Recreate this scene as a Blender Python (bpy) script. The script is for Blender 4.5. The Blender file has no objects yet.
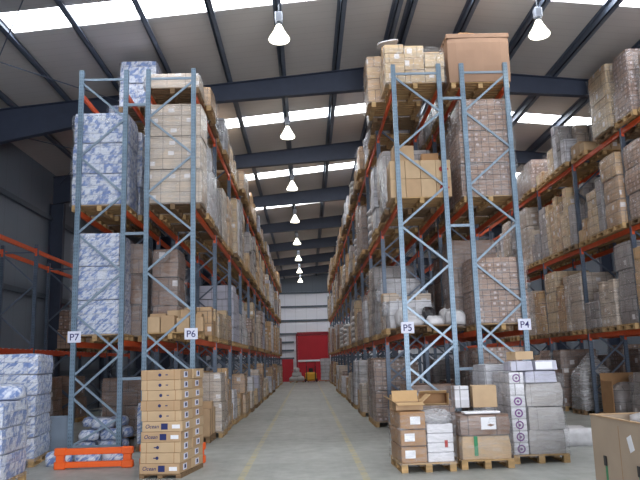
import bpy, math, random
from mathutils import Vector, Matrix, noise
R = math.radians
C = bpy.context.scene.collection
rnd = random.Random(7)

def lin(r, g, b):
    f = lambda c: (c/255/12.92) if c/255 <= .04045 else ((c/255+.055)/1.055)**2.4
    return (f(r), f(g), f(b), 1)

# ------------------------------------------------------------------ meshes
class MB:
    def __init__(s): s.v = []; s.f = []
    def add(s, vs, fs, M=None):
        n = len(s.v)
        s.v += [tuple(M @ Vector(v)) if M else tuple(v) for v in vs]
        s.f += [tuple(i+n for i in f) for f in fs]
        return s
    def box(s, x0, y0, z0, x1, y1, z1, M=None):
        return s.add([(x0,y0,z0),(x1,y0,z0),(x1,y1,z0),(x0,y1,z0),(x0,y0,z1),(x1,y0,z1),(x1,y1,z1),(x0,y1,z1)],
              [(0,3,2,1),(4,5,6,7),(0,1,5,4),(1,2,6,5),(2,3,7,6),(3,0,4,7)], M)
    def cbox(s, x0, y0, z0, x1, y1, z1, c=.008, M=None):
        vs = []; xs = (x0, x1); ys = (y0, y1); zs = (z0, z1); idx = {}
        for i in (0,1):
            for j in (0,1):
                for k in (0,1):
                    sx, sy, sz = (1-2*i)*c, (1-2*j)*c, (1-2*k)*c
                    X, Y, Z = xs[i], ys[j], zs[k]
                    idx[i,j,k,'x'] = len(vs); vs.append((X, Y+sy, Z+sz))
                    idx[i,j,k,'y'] = len(vs); vs.append((X+sx, Y, Z+sz))
                    idx[i,j,k,'z'] = len(vs); vs.append((X+sx, Y+sy, Z))
        fs = []
        q = [(0,0),(0,1),(1,1),(1,0)]
        for i in (0,1):
            a = [idx[i,j,k,'x'] for j,k in q]; fs.append(tuple(a if i==0 else a[::-1])[::-1] if False else tuple(a[::-1] if i else a))
            a = [idx[j,i,k,'y'] for j,k in q]; fs.append(tuple(a if i else a[::-1]))
            a = [idx[j,k,i,'z'] for j,k in q]; fs.append(tuple(a[::-1] if i else a))
        for i in (0,1):
            for j in (0,1):
                fs.append((idx[i,j,0,'x'],idx[i,j,1,'x'],idx[i,j,1,'y'],idx[i,j,0,'y']))
                fs.append((idx[i,0,j,'x'],idx[i,1,j,'x'],idx[i,1,j,'z'],idx[i,0,j,'z']))
                fs.append((idx[0,i,j,'y'],idx[1,i,j,'y'],idx[1,i,j,'z'],idx[0,i,j,'z']))
                for k in (0,1):
                    fs.append((idx[i,j,k,'x'],idx[i,j,k,'y'],idx[i,j,k,'z']))
        return s.add(vs, fs, M)
    def bar(s, a, b, w, h):
        a = Vector(a); b = Vector(b); d = b-a; L = d.length; q = d.to_track_quat('X', 'Z').to_matrix().to_4x4(); q.translation = a
        return s.box(0, -w/2, -h/2, L, w/2, h/2, q)
    def tube(s, a, b, r, n=10, r2=None):
        a = Vector(a); b = Vector(b); d = b-a; q = d.to_track_quat('Z', 'Y').to_matrix().to_4x4(); q.translation = a
        return s.lathe([(r,0),(r if r2 is None else r2, d.length)], n, q)
    def lathe(s, prof, n=20, M=None, cap=True):
        vs = []; fs = []
        for (r, z) in prof:
            for i in range(n):
                t = 2*math.pi*i/n; vs.append((r*math.cos(t), r*math.sin(t), z))
        for k in range(len(prof)-1):
            for i in range(n):
                j = (i+1) % n; fs.append((k*n+i, k*n+j, (k+1)*n+j, (k+1)*n+i))
        if cap: fs.append(tuple(range(n))[::-1]); fs.append(tuple((len(prof)-1)*n+i for i in range(n)))
        return s.add(vs, fs, M)
    def poly(s, pts, y0, y1):
        n = len(pts); vs = [(x,y0,z) for x,z in pts]+[(x,y1,z) for x,z in pts]
        fs = [tuple(range(n)), tuple(range(n, 2*n))[::-1]]+[(i, i+n, (i+1)%n+n, (i+1)%n) for i in range(n)]
        return s.add(vs, fs)
    def build(s, name, mat, parent=None, loc=(0,0,0), rz=0, smooth=False, rot=None):
        me = bpy.data.meshes.new(name); me.from_pydata(s.v, [], s.f); me.update()
        if mat: me.materials.append(mat)
        if smooth: me.shade_smooth()
        o = bpy.data.objects.new(name, me); C.objects.link(o); o.location = loc
        o.rotation_euler = rot if rot else (0, 0, rz)
        if parent: o.parent = parent
        return o

def blob_box(w, d, h, seed=0, amp=.012, sub=.16, bulge=.0, rc=.02, z0=0., lean=0.):
    """a closed, slightly uneven block: subdivided box whose skin is pushed about by noise, corners rounded"""
    nx, ny, nz = max(1, round(w/sub)), max(1, round(d/sub)), max(1, round(h/sub))
    m = MB(); key = {}
    def vert(i, j, k):
        if (i,j,k) in key: return key[i,j,k]
        x = -w/2+w*i/nx; y = -d/2+d*j/ny; z = h*k/nz
        u = Vector((x, y, z))*2.2+Vector((seed*3.1, seed*1.7, seed*.9))
        ex = (i in (0,nx)); ey = (j in (0,ny)); ez = (k in (0,nz))
        n1, n2, n3 = noise.noise(u), noise.noise(u+Vector((9,0,0))), noise.noise(u+Vector((0,9,0)))
        sx = 1 if i == nx else -1; sy = 1 if j == ny else -1
        zz = math.sin(math.pi*k/nz)*bulge
        if ex: x += n1*amp+sx*zz-(sx*rc if ey else 0)
        if ey: y += n2*amp+sy*zz-(sy*rc if ex else 0)
        if k == nz:
            z += n3*amp*.8-(rc*.6 if (ex or ey) else 0)
            if ex: x -= sx*rc*.5
            if ey: y -= sy*rc*.5
        x += lean*z
        key[i,j,k] = len(m.v); m.v.append((x, y, z+z0)); return key[i,j,k]
    def quad(a, b, c_, d_): m.f.append((vert(*a), vert(*b), vert(*c_), vert(*d_)))
    for i in range(nx):
        for j in range(ny):
            quad((i,j,0),(i,j+1,0),(i+1,j+1,0),(i+1,j,0)); quad((i,j,nz),(i+1,j,nz),(i+1,j+1,nz),(i,j+1,nz))
    for i in range(nx):
        for k in range(nz):
            quad((i,0,k),(i+1,0,k),(i+1,0,k+1),(i,0,k+1)); quad((i,ny,k),(i,ny,k+1),(i+1,ny,k+1),(i+1,ny,k))
    for j in range(ny):
        for k in range(nz):
            quad((0,j,k),(0,j,k+1),(0,j+1,k+1),(0,j+1,k)); quad((nx,j,k),(nx,j+1,k),(nx,j+1,k+1),(nx,j,k+1))
    return m

def lump(rx, ry, rz, seed=0, amp=.25, n=18, flat=.3, freq=2.0):
    """a crumpled heap or sack: a noisy squashed ball with a flattened underside"""
    m = MB(); rows = n//2
    for k in range(rows+1):
        ph = math.pi*k/rows
        for i in range(n):
            th = 2*math.pi*i/n
            v = Vector((math.sin(ph)*math.cos(th), math.sin(ph)*math.sin(th), math.cos(ph)))
            if k in (0, rows): v = Vector((0,0,math.cos(ph)))
            e = 1+amp*noise.noise(v*freq+Vector((seed*5.3,seed,0)))+amp*.5*noise.noise(v*freq*2.7+Vector((seed,0,seed*2)))
            q = [abs(c)**.75*(1 if c >= 0 else -1)*e for c in v]
            m.v.append((q[0]*rx, q[1]*ry, max(q[2], -flat)*rz+flat*rz))
    for k in range(rows):
        for i in range(n):
            j = (i+1)%n
            m.f.append((k*n+i, (k+1)*n+i, (k+1)*n+j, k*n+j))
    return m

# ------------------------------------------------------------------ materials
class NT:
    def __init__(s, name):
        s.m = bpy.data.materials.new(name); s.m.use_nodes = True; s.t = s.m.node_tree; s.t.nodes.clear()
        s.out = s.n('ShaderNodeOutputMaterial')
    def n(s, ty, **kw):
        nd = s.t.nodes.new(ty)
        for k, v in kw.items(): setattr(nd, k, v)
        return nd
    def put(s, sock, val):
        if val is None: return
        if isinstance(val, bpy.types.NodeSocket): s.t.links.new(val, sock)
        else: sock.default_value = val
    def math(s, op, a, b=None, c=None, clamp=False):
        nd = s.n('ShaderNodeMath', operation=op, use_clamp=clamp)
        s.put(nd.inputs[0], a); s.put(nd.inputs[1], b); s.put(nd.inputs[2], c); return nd.outputs[0]
    def mix(s, f, a, b, mode='MIX'):
        nd = s.n('ShaderNodeMix', data_type='RGBA', blend_type=mode)
        s.put(nd.inputs[0], f); s.put(nd.inputs[6], a); s.put(nd.inputs[7], b); return nd.outputs[2]
    def noise(s, vec, scale, detail=2, rough=.5, dist=0, out='Fac'):
        nd = s.n('ShaderNodeTexNoise'); s.put(nd.inputs['Vector'], vec); s.put(nd.inputs['Scale'], scale)
        s.put(nd.inputs['Detail'], detail); s.put(nd.inputs['Roughness'], rough); s.put(nd.inputs['Distortion'], dist); return nd.outputs[out]
    def ramp(s, f, lo, hi, a=0., b=1.):
        nd = s.n('ShaderNodeMapRange', clamp=True); s.put(nd.inputs[0], f); s.put(nd.inputs[1], lo); s.put(nd.inputs[2], hi)
        s.put(nd.inputs[3], a); s.put(nd.inputs[4], b); return nd.outputs[0]
    def comb(s, x, y, z=0.):
        nd = s.n('ShaderNodeCombineXYZ'); s.put(nd.inputs[0], x); s.put(nd.inputs[1], y); s.put(nd.inputs[2], z); return nd.outputs[0]
    def obj(s): return s.n('ShaderNodeTexCoord').outputs['Object']
    def sep(s, v):
        nd = s.n('ShaderNodeSeparateXYZ'); s.put(nd.inputs[0], v); return nd.outputs
    def uv(s):
        """u runs along whichever side face, v is height"""
        tc = s.n('ShaderNodeTexCoord'); p = s.sep(tc.outputs['Object']); nn = s.sep(tc.outputs['Normal'])
        fx = s.math('GREATER_THAN', s.math('ABSOLUTE', nn[0]), .6); fz = s.math('GREATER_THAN', s.math('ABSOLUTE', nn[2]), .7)
        u = s.math('ADD', s.math('MULTIPLY', p[0], s.math('SUBTRACT', 1., fx)), s.math('MULTIPLY', p[1], fx))
        v = s.math('ADD', s.math('MULTIPLY', p[2], s.math('SUBTRACT', 1., fz)), s.math('MULTIPLY', p[1], fz))
        return u, v, fx, fz
    def rand(s): return s.n('ShaderNodeObjectInfo').outputs['Random']
    def bump(s, h, st=.3, d=.02):
        nd = s.n('ShaderNodeBump'); s.put(nd.inputs['Strength'], st); s.put(nd.inputs['Distance'], d); s.put(nd.inputs['Height'], h); return nd.outputs[0]
    def pbr(s, col, rough=.6, metal=0., normal=None, coat=0., emis=None, es=0., spec=.5, alpha=None):
        b = s.n('ShaderNodeBsdfPrincipled'); s.put(b.inputs['Base Color'], col); s.put(b.inputs['Roughness'], rough)
        s.put(b.inputs['Metallic'], metal); s.put(b.inputs['Normal'], normal); s.put(b.inputs['Coat Weight'], coat)
        s.put(b.inputs['Coat Roughness'], .2); s.put(b.inputs['Specular IOR Level'], spec)
        if emis: s.put(b.inputs['Emission Color'], emis); s.put(b.inputs['Emission Strength'], es)
        s.put(b.inputs['Alpha'], alpha)
        s.t.links.new(b.outputs[0], s.out.inputs[0]); return b

def simple(name, rgb, rough=.6, metal=0., var=.12, scale=6, bump=0., spec=.5):
    n = NT(name); c = lin(*rgb); v = n.noise(n.obj(), scale, 3)
    dk = tuple(x*(1-var*2) for x in c[:3])+(1,); lt = tuple(min(1, x*(1+var)) for x in c[:3])+(1,)
    n.pbr(n.mix(v, dk, lt), rough, metal, n.bump(v, bump) if bump else None, spec=spec); return n.m

def carton_mat(name, a, b, cw=.4, ch=.3, wrap=.35, label=.3, offset=.5, gap=.018, tape=True, seamdark=.45, marks=None):
    """rows of cartons with seams, tape and stuck-on labels, under streaky stretch film"""
    n = NT(name); u, v, fx, fz = n.uv(); rd = n.rand()
    row = n.math('FLOOR', n.math('DIVIDE', v, ch))
    uo = n.math('ADD', n.math('DIVIDE', u, cw), n.math('MULTIPLY', n.math('MODULO', n.math('ABSOLUTE', row), 2.), offset))
    uo = n.math('ADD', uo, n.math('MULTIPLY', rd, .9))
    col = n.math('FLOOR', uo); fu = n.math('FRACT', uo); fv = n.math('FRACT', n.math('DIVIDE', v, ch))
    wn = n.n('ShaderNodeTexWhiteNoise', noise_dimensions='3D'); n.put(wn.inputs[0], n.comb(col, row, n.math('ADD', n.math('MULTIPLY', rd, 37.), fx)))
    r1 = wn.outputs[0]; rs = n.sep(wn.outputs[1])
    eu = n.math('MINIMUM', fu, n.math('SUBTRACT', 1., fu)); ev = n.math('MINIMUM', fv, n.math('SUBTRACT', 1., fv))
    seam = n.math('MAXIMUM', n.math('LESS_THAN', n.math('MULTIPLY', eu, cw), gap/2), n.math('LESS_THAN', n.math('MULTIPLY', ev, ch), gap/2))
    A, B = lin(*a), lin(*b)
    c = n.mix(n.math('MULTIPLY', n.math('ADD', r1, rd), .5), A, B)
    dirt = n.noise(n.obj(), 3.5, 3)
    c = n.mix(n.ramp(dirt, .35, .75, 0., .35), c, tuple(x*.55 for x in A[:3])+(1,))
    if tape:
        tp = n.math('LESS_THAN', n.math('ABSOLUTE', n.math('SUBTRACT', fv, .5)), .07)
        c = n.mix(n.math('MULTIPLY', tp, .35), c, tuple(min(1, x*1.5) for x in A[:3])+(1,))
    if label:
        lu = n.math('LESS_THAN', n.math('ABSOLUTE', n.math('SUBTRACT', fu, n.math('ADD', .35, n.math('MULTIPLY', rs[1], .3)))), .16)
        lv = n.math('LESS_THAN', n.math('ABSOLUTE', n.math('SUBTRACT', fv, .52)), .2)
        lb = n.math('MULTIPLY', n.math('MULTIPLY', lu, lv), n.math('LESS_THAN', rs[0], label))
        c = n.mix(n.math('MULTIPLY', lb, .8), c, marks or lin(225, 222, 225))
    c = n.mix(n.math('MULTIPLY', seam, seamdark+.3), c, tuple(x*seamdark*.35 for x in A[:3])+(1,))
    p = n.sep(n.obj())
    st = n.noise(n.comb(n.math('ADD', u, n.math('MULTIPLY', v, .35)), n.math('MULTIPLY', v, 5.), n.math('MULTIPLY', rd, 40.)), 2.4, 4, .62, 1.2)
    wrap *= .62
    film = n.ramp(st, .5, .74, 0., wrap)
    c = n.mix(n.math('ADD', film, wrap*.12), c, lin(205, 205, 210))  # cloudy film, with its glossy streaks painted pale into the colour
    n.pbr(c, n.ramp(st, .3, .7, .75 if wrap < .1 else .5, .7 if wrap < .1 else .22), 0., n.bump(n.math('SUBTRACT', st, n.math('MULTIPLY', seam, .6)), .45 if wrap else .2, .025), coat=.0)
    return n.m

def blue_mat(name, streak):
    n = NT(name); u, v, fx, fz = n.uv(); rd = n.rand()
    rowh = .21
    row = n.math('FLOOR', n.math('DIVIDE', v, rowh)); colu = n.math('FLOOR', n.math('DIVIDE', u, .26))
    d1 = n.math('ADD', n.math('MULTIPLY', u, .78), n.math('MULTIPLY', v, -.9 if streak else -.6))
    d2 = n.math('ADD', n.math('MULTIPLY', u, .62), n.math('MULTIPLY', v, .78))
    k1, k2 = (15., 5.5) if streak else (9., 5.)
    nz = n.noise(n.comb(n.math('MULTIPLY', d1, k1), n.math('MULTIPLY', d2, k2), n.math('ADD', n.math('MULTIPLY', row, .7), n.math('MULTIPLY', rd, 30.))), 1.1, 3, .6)
    f = n.ramp(nz, .46, .58, 0., .85)
    blue = n.mix(n.noise(n.obj(), 9., 2), lin(38, 84, 165), lin(105, 140, 198))
    c = n.mix(f, lin(214, 219, 232), blue)
    fv = n.math('FRACT', n.math('DIVIDE', v, rowh)); seam = n.math('LESS_THAN', fv, .09)
    fu = n.math('LESS_THAN', n.math('FRACT', n.math('DIVIDE', u, .42)), .035)
    c = n.mix(n.math('MULTIPLY', n.math('MAXIMUM', seam, fu), .4), c, lin(95, 110, 150))
    st = n.noise(n.comb(u, n.math('MULTIPLY', v, 4.), rd), 3., 3, .6, 1.)
    c = n.mix(n.ramp(st, .55, .78, 0., .3), c, lin(225, 225, 235))
    n.pbr(c, .38, 0., n.bump(n.math('ADD', st, n.math('MULTIPLY', seam, -.5)), .5, .03)); return n.m

def wood_mat(name, rgb):
    n = NT(name); p = n.sep(n.obj()); rd = n.rand()
    g = n.noise(n.comb(n.math('MULTIPLY', p[0], 1.2), n.math('MULTIPLY', p[1], 9.), n.math('ADD', n.math('MULTIPLY', p[2], 9.), rd)), 2.5, 4, .6)
    A = lin(*rgb); c = n.mix(n.ramp(g, .3, .75), tuple(x*.5 for x in A[:3])+(1,), tuple(min(1, x*1.25) for x in A[:3])+(1,))
    c = n.mix(n.math('MULTIPLY', rd, .4), c, tuple(x*.6 for x in A[:3])+(1,))
    n.pbr(c, .8, 0., n.bump(g, .2)); return n.m

def film_mat(name, lo=.03, hi=.34, tint=(225,226,232)):
    n = NT(name); u, v, fx, fz = n.uv(); rd = n.rand()
    st = n.noise(n.comb(n.math('ADD', u, n.math('MULTIPLY', v, .5)), n.math('MULTIPLY', v, 5.), n.math('MULTIPLY', rd, 40.)), 2.6, 5, .65, 1.5)
    b = n.pbr(lin(*tint), .22, 0., n.bump(st, .8, .04), spec=.6)
    tr = n.n('ShaderNodeBsdfTransparent'); mx = n.n('ShaderNodeMixShader')
    n.put(mx.inputs[0], n.ramp(st, .42, .72, lo, hi)); n.t.links.new(tr.outputs[0], mx.inputs[1]); n.t.links.new(b.outputs[0], mx.inputs[2])
    n.t.links.new(mx.outputs[0], n.out.inputs[0]); return n.m

def post_mat(name, rgb):
    n = NT(name); p = n.sep(n.obj()); A = lin(*rgb)
    fz = n.math('FRACT', n.math('DIVIDE', p[2], .075)); hole = n.math('LESS_THAN', n.math('ABSOLUTE', n.math('SUBTRACT', fz, .5)), .24)
    cx = n.math('LESS_THAN', n.math('ABSOLUTE', n.math('SUBTRACT', n.math('ABSOLUTE', p[0]), .022)), .011)
    v = n.noise(n.obj(), 4., 3)
    c = n.mix(n.ramp(v, .3, .8), tuple(x*.75 for x in A[:3])+(1,), tuple(min(1, x*1.15) for x in A[:3])+(1,))
    c = n.mix(n.math('MULTIPLY', n.math('MULTIPLY', hole, cx), .38), c, (.02,.025,.03,1))
    n.pbr(c, .42, .35); return n.m

M = {}
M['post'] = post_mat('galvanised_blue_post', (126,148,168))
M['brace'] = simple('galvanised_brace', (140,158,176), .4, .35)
M['post_shaded'] = post_mat('shaded_post', (92,105,124))  # same posts, colour darkened for the ones standing in shade
M['brace_shaded'] = simple('shaded_brace', (92,102,120), .45, .3)  # braces darkened for shade in the same way
M['orange'] = simple('orange_beam_paint', (226,92,46), .45)
M['barrier'] = simple('orange_barrier_paint', (240,100,36), .4, var=.06)
M['rafter'] = simple('slate_blue_rafter_paint', (54,62,82), .55)
M['purlin'] = simple('dark_purlin_paint', (98,108,126), .5, .2)
M['pallet'] = wood_mat('pallet_wood', (196,160,112))
M['pallet_dark'] = wood_mat('old_pallet_wood', (140,112,82))
M['tan'] = carton_mat('tan_cartons', (178,138,98), (204,170,126), .38, .3, .3, .3)
M['tanyellow'] = carton_mat('yellow_tan_cartons', (188,158,118), (208,184,150), .36, .32, .3, .25)
M['brown'] = carton_mat('brown_cartons', (120,88,72), (184,150,128), .17, .12, .6, .4, 0., .012, seamdark=.75, marks=lin(205,190,190))
M['brownplain'] = carton_mat('dull_brown_cartons', (112,84,68), (142,112,94), .45, .34, .36, .15)
M['pale'] = carton_mat('pale_beige_cartons', (186,168,152), (204,188,172), .42, .24, .3, .5, 0., .01, seamdark=.7)
M['grey'] = carton_mat('grey_wrapped_cartons', (122,114,114), (168,160,158), .4, .3, .5, .15)
M['white'] = carton_mat('white_cartons', (196,196,204), (222,220,226), .4, .3, .4, .1, 0.)
M['cloudy'] = carton_mat('cloudy_film_over_cartons', (150,143,140), (182,177,176), .62, .38, .75, 0, 0., .006, tape=False, seamdark=.8)
M['lilac'] = carton_mat('lilac_white_cartons', (186,186,204), (204,204,220), .45, .22, .15, .05, 0., .012, tape=False)
M['blue'] = blue_mat('blue_and_white_packs', False)
M['bluestreak'] = blue_mat('blue_streaked_packs', True)
M['film'] = film_mat('stretch_film')
M['filmheavy'] = film_mat('heavy_stretch_film', .25, .8)
M['sack'] = simple('white_sack_film', (208,206,210), .35, 0, .15, 7, .6)
M['whitepaper'] = simple('white_label_paper', (236,236,242), .6, 0, .04)
M['flap'] = simple('inside_carton_board', (198,164,120), .8, 0, .08)
M['board'] = simple('plain_carton_board', (186,154,120), .75, 0, .1, 5)
M['boardlight'] = simple('light_carton_board', (197,168,134), .75, 0, .1, 5)
M['boarddark'] = simple('dark_carton_board', (170,130,92), .8, 0, .12, 5)
M['bigbox'] = simple('large_brown_board', (152,120,98), .8, 0, .1, 3)
M['tape'] = simple('parcel_tape', (176,140,96), .3, 0, .05)
M['whitecarton'] = simple('plain_white_carton', (222,220,226), .5, 0, .05, 8)
M['black'] = simple('black_plastic', (24,24,28), .45)
M['navy'] = simple('navy_print', (30,42,98), .6, 0, .05)
M['purple'] = simple('purple_print', (112,64,128), .6, 0, .05)
M['redprint'] = simple('red_print', (170,44,40), .6, 0, .05)
M['green'] = simple('green_strap', (30,130,84), .4, 0, .05)
M['greysheet'] = simple('grey_plastic_sheet', (120,134,152), .5, 0, .08)
M['reddoor'] = simple('red_door_paint', (186,26,44), .5, 0, .08, 1.5)
M['yellow'] = simple('yellow_truck_paint', (236,176,40), .45, 0, .06)
M['girt'] = simple('dark_girt_paint', (88,98,112), .5, .1)
M['steelgrey'] = simple('grey_steel', (120,126,134), .4, .5)
M['sign'] = simple('white_sign_board', (226,228,246), .5, 0, .03)
M['darkloose'] = simple('dark_bin_film', (62,60,64), .25, 0, .3, 5, .5)

# perforated beam of the wall rack
n = NT('perforated_orange_beam'); p = n.sep(n.obj())
hy = n.math('LESS_THAN', n.math('ABSOLUTE', n.math('SUBTRACT', n.math('FRACT', n.math('DIVIDE', p[1], .36)), .5)), .2)
hz = n.math('LESS_THAN', n.math('ABSOLUTE', n.math('SUBTRACT', p[2], .075)), .03)
n.pbr(n.mix(n.math('MULTIPLY', hy, hz), lin(214,82,44), lin(205,190,190)), .5); M['orange_dots'] = n.m

# floor
n = NT('worn_concrete_floor'); o_ = n.obj(); p = n.sep(o_)
a = n.noise(o_, .35, 4, .6); b = n.noise(o_, 3., 5, .65)
tr = n.noise(n.comb(n.math('MULTIPLY', p[0], 3.), n.math('MULTIPLY', p[1], .12), 0.), 1.2, 4, .6)
c = n.mix(n.ramp(a, .3, .7), lin(150,152,148), lin(178,180,176))
c = n.mix(n.ramp(b, .4, .8, 0., .35), c, lin(128,128,124))
c = n.mix(n.ramp(tr, .5, .75, 0., .3), c, lin(122,124,124))
jy = n.math('LESS_THAN', n.math('ABSOLUTE', n.math('SUBTRACT', n.math('FRACT', n.math('DIVIDE', n.math('ADD', p[1], .4), 6.7)), .5)), .0016)
c = n.mix(n.math('MULTIPLY', jy, .6), c, lin(90,90,88))
def stripe(x0):
    d = n.math('LESS_THAN', n.math('ABSOLUTE', n.math('SUBTRACT', p[0], x0)), .055)
    return n.math('MULTIPLY', d, n.ramp(n.noise(o_, 4.5, 4, .7), .4, .58, .05, .55))
c = n.mix(n.math('ADD', stripe(-1.06), stripe(.84)), c, lin(204,186,110))
n.pbr(c, n.ramp(b, .3, .7, .38, .6), 0., n.bump(b, .08)); M['floor'] = n.m

# ceiling liner: sheets joined every metre
n = NT('ribbed_roof_liner'); p = n.sep(n.obj())
rib = n.math('FRACT', n.math('DIVIDE', p[1], .333)); ed = n.math('LESS_THAN', rib, .1)
c = n.mix(n.noise(n.obj(), .5, 3), lin(184,180,180), lin(206,202,200)); c = n.mix(n.math('MULTIPLY', ed, .1), c, lin(90,88,88))
n.pbr(c, .6, 0., n.bump(n.math('MULTIPLY', ed, -1.), .1)); M['roof'] = n.m
n = NT('wall_cladding'); p = n.sep(n.obj())
rib = n.math('FRACT', n.math('DIVIDE', n.math('ADD', p[1], p[0]), 1.0)); ed = n.math('LESS_THAN', rib, .02)
c = n.mix(n.noise(n.obj(), .4, 3), lin(104,114,128), lin(124,132,144)); c = n.mix(n.math('MULTIPLY', ed, .5), c, lin(80,86,94))
n.pbr(c, .6); M['wall'] = n.m
n = NT('end_wall_cladding'); p = n.sep(n.obj())
ed = n.math('LESS_THAN', n.math('FRACT', n.math('DIVIDE', p[0], 1.0)), .03)
c = n.mix(n.math('MULTIPLY', ed, .4), lin(232,232,242), lin(150,155,165))
n.pbr(c, .55, emis=lin(225,228,240), es=.0); M['endwall'] = n.m
n = NT('translucent_rooflight'); n.pbr(lin(235,240,250), .4, emis=(.93,.97,1,1), es=9.); M['skylight'] = n.m
n = NT('glowing_reflector'); n.pbr(lin(250,245,225), .3, emis=(1,.95,.82,1), es=3.2); M['bell'] = n.m
n = NT('lamp_glow'); n.pbr(lin(250,245,225), .3, emis=(1,.95,.8,1), es=14.); M['bulb'] = n.m

# ------------------------------------------------------------------ tagging
def tag(o, label, cat, group=None):
    o['label'] = label; o['category'] = cat
    if group: o['group'] = group
    return o
def thing(name, label, cat, loc=(0,0,0), rz=0, group=None):
    o = bpy.data.objects.new(name, None); C.objects.link(o); o.location = loc; o.rotation_euler = (0,0,rz)
    o.empty_display_size = .2
    return tag(o, label, cat, group)
def struct(o): o['kind'] = 'structure'; return o
def kids(o): return KIDS.get(o.name, [])
KIDS = {}
def copy_tree(o, parent=None):
    c = o.copy(); C.objects.link(c); c.parent = parent
    for ch in list(o.children): copy_tree(ch, c)
    return c

# ------------------------------------------------------------------ the building
YN, YF = -7.0, 65.4          # near and far ends
XL, XR, RX = -9.35, 14.35, 2.5
SH = 10.15                   # underside of roof sheet at the ridge
def roof_z(x): return SH-.1*abs(x-RX)
def rafter_bottom(x):
    d = abs(x-RX); return 9.27-.065*d if d < 5.9 else 8.886-.2*(d-5.9)
struct(MB().box(XL-.3, YN, -.2, XR+.3, YF+.2, 0).build('floor', M['floor']))
struct(MB().poly([(XL-.2, -.0), (XL, -.0), (XL, roof_z(XL)), (XL-.2, roof_z(XL))], YN, YF).build('wall_left', M['wall']))
struct(MB().poly([(XR, 0), (XR+.2, 0), (XR+.2, roof_z(XR)), (XR, roof_z(XR))], YN, YF).build('wall_right', M['wall']))
struct(MB().poly([(XL, 0), (XR, 0), (XR, roof_z(XR)), (RX, SH), (XL, roof_z(XL))], YF, YF+.2).build('wall_far', M['endwall']))
# unseen near wall, with an opening added to let fill light in
b = MB(); b.poly([(XL, 5), (XR, 5), (XR, roof_z(XR)), (RX, SH), (XL, roof_z(XL))], YN-.2, YN)
b.box(XL, YN-.2, 0, -6, YN, 5); b.box(8, YN-.2, 0, XR, YN, 5); struct(b.build('wall_near', M['wall']))
sky = [(.45,1.4),(7.25,8.2),(13.85,14.75),(21.75,22.65),(28.6,29.55),(34.7,35.55),(41.2,42.1),(47.6,48.5),(54.0,54.9),(60.4,61.3)]
edges = [YN]+[e for s_ in sky for e in s_]+[YF]
b = MB()
for i in range(0, len(edges), 2):
    y0, y1 = edges[i], edges[i+1]
    for xa, xb in ((XL, RX), (RX, XR)):
        b.poly([(xa, roof_z(xa)), (xb, roof_z(xb)), (xb, roof_z(xb)+.12), (xa, roof_z(xa)+.12)], y0, y1)
for y0, y1 in sky:
    for xa, xb in ((XL, XL+2.9), (XR-2.9, XR)):
        b.poly([(xa, roof_z(xa)), (xb, roof_z(xb)), (xb, roof_z(xb)+.12), (xa, roof_z(xa)+.12)], y0, y1)
struct(b.build('ceiling', M['roof']))
for i, (y0, y1) in enumerate(sky):
    b = MB()
    for xa, xb in ((XL+2.9, RX), (RX, XR-2.9)):
        b.poly([(xa, roof_z(xa)+.03), (xb, roof_z(xb)+.03), (xb, roof_z(xb)+.08), (xa, roof_z(xa)+.08)], y0, y1)
    struct(b.build('window_%d' % (i+1), M['skylight']))
# purlins: Z sections running the length of the hall
px = [RX-.17, RX+.17]
for k in range(1, 8): px += [RX-.05-1.5*k+.05, RX+1.55*k]
for x in px:
    z = roof_z(x)
    b = MB(); b.box(-.015, YN, -.2, .015, YF, 0); b.box(-.015, YN, -.2, .115, YF, -.18); b.box(-.09, YN, -.015, .015, YF, 0)
    o = b.build('roof_purlin', M['purlin'], loc=(x, 0, z-.001)); o['kind'] = 'structure'
# rafters, one I-section portal frame a bay
frames = [18.45+6.7*k for k in range(-3, 7)]
xs = [XL+.1+(XR-XL-.2)*i/32 for i in range(33)]+[RX]; xs = sorted(set(xs))
def i_rafter(y):
    b = MB(); top = lambda x: roof_z(x)-.201
    for xa, xb in zip(xs[:-1], xs[1:]):
        b.poly([(xa, rafter_bottom(xa)), (xb, rafter_bottom(xb)), (xb, top(xb)), (xa, top(xa))], y-.008, y+.008)
        b.poly([(xa, rafter_bottom(xa)), (xb, rafter_bottom(xb)), (xb, rafter_bottom(xb)+.02), (xa, rafter_bottom(xa)+.02)], y-.1, y+.1)
        b.poly([(xa, top(xa)-.02), (xb, top(xb)-.02), (xb, top(xb)), (xa, top(xa))], y-.1, y+.1)
    return b
for y in frames:
    struct(i_rafter(y).build('roof_rafter', M['rafter']))
    for x0, s in ((XL+.03, 1), (XR-.03, -1)):
        zt = rafter_bottom(x0+s*.3)-.01; b = MB(); xa, xb = sorted((x0, x0+s*.5))
        b.box(xa, y-.008, 0, xb, y+.008, zt); b.box(xa, y-.12, 0, xa+.02, y+.12, zt); b.box(xb-.02, y-.12, 0, xb, y+.12, zt)
        struct(b.build('portal_column', M['rafter']))
# wall girts
def girt(a, b_, m=M['girt'], w=.1, h=.17):
    o = MB().bar(a, b_, w, h).build('wall_girt', m); struct(o)
for z in (1.6, 4.3, 7.2):
    girt((XL+.06, YN, z), (XL+.06, YF, z)); girt((XR-.06, YN, z), (XR-.06, YF, z))
yg = YF-.08
for z in (8.2, 6.9, 5.6, 4.38): girt((XL+.1, yg, z), (XR-.1, yg, z), h=.16)
for z in (3.6, 2.85, 2.12): girt((XL+.1, yg, z), (-1.2, yg, z), h=.16); girt((2.3, yg, z), (XR-.1, yg, z), h=.16)
# darker gable above the top rail
struct(MB().poly([(XL+.1, 8.3), (XR-.1, 8.3), (XR-.1, roof_z(XR)-.1), (RX, SH-.1), (XL+.1, roof_z(XL)-.1)], YF-.05, YF-.01).build('wall_gable', M['wall']))
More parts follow.
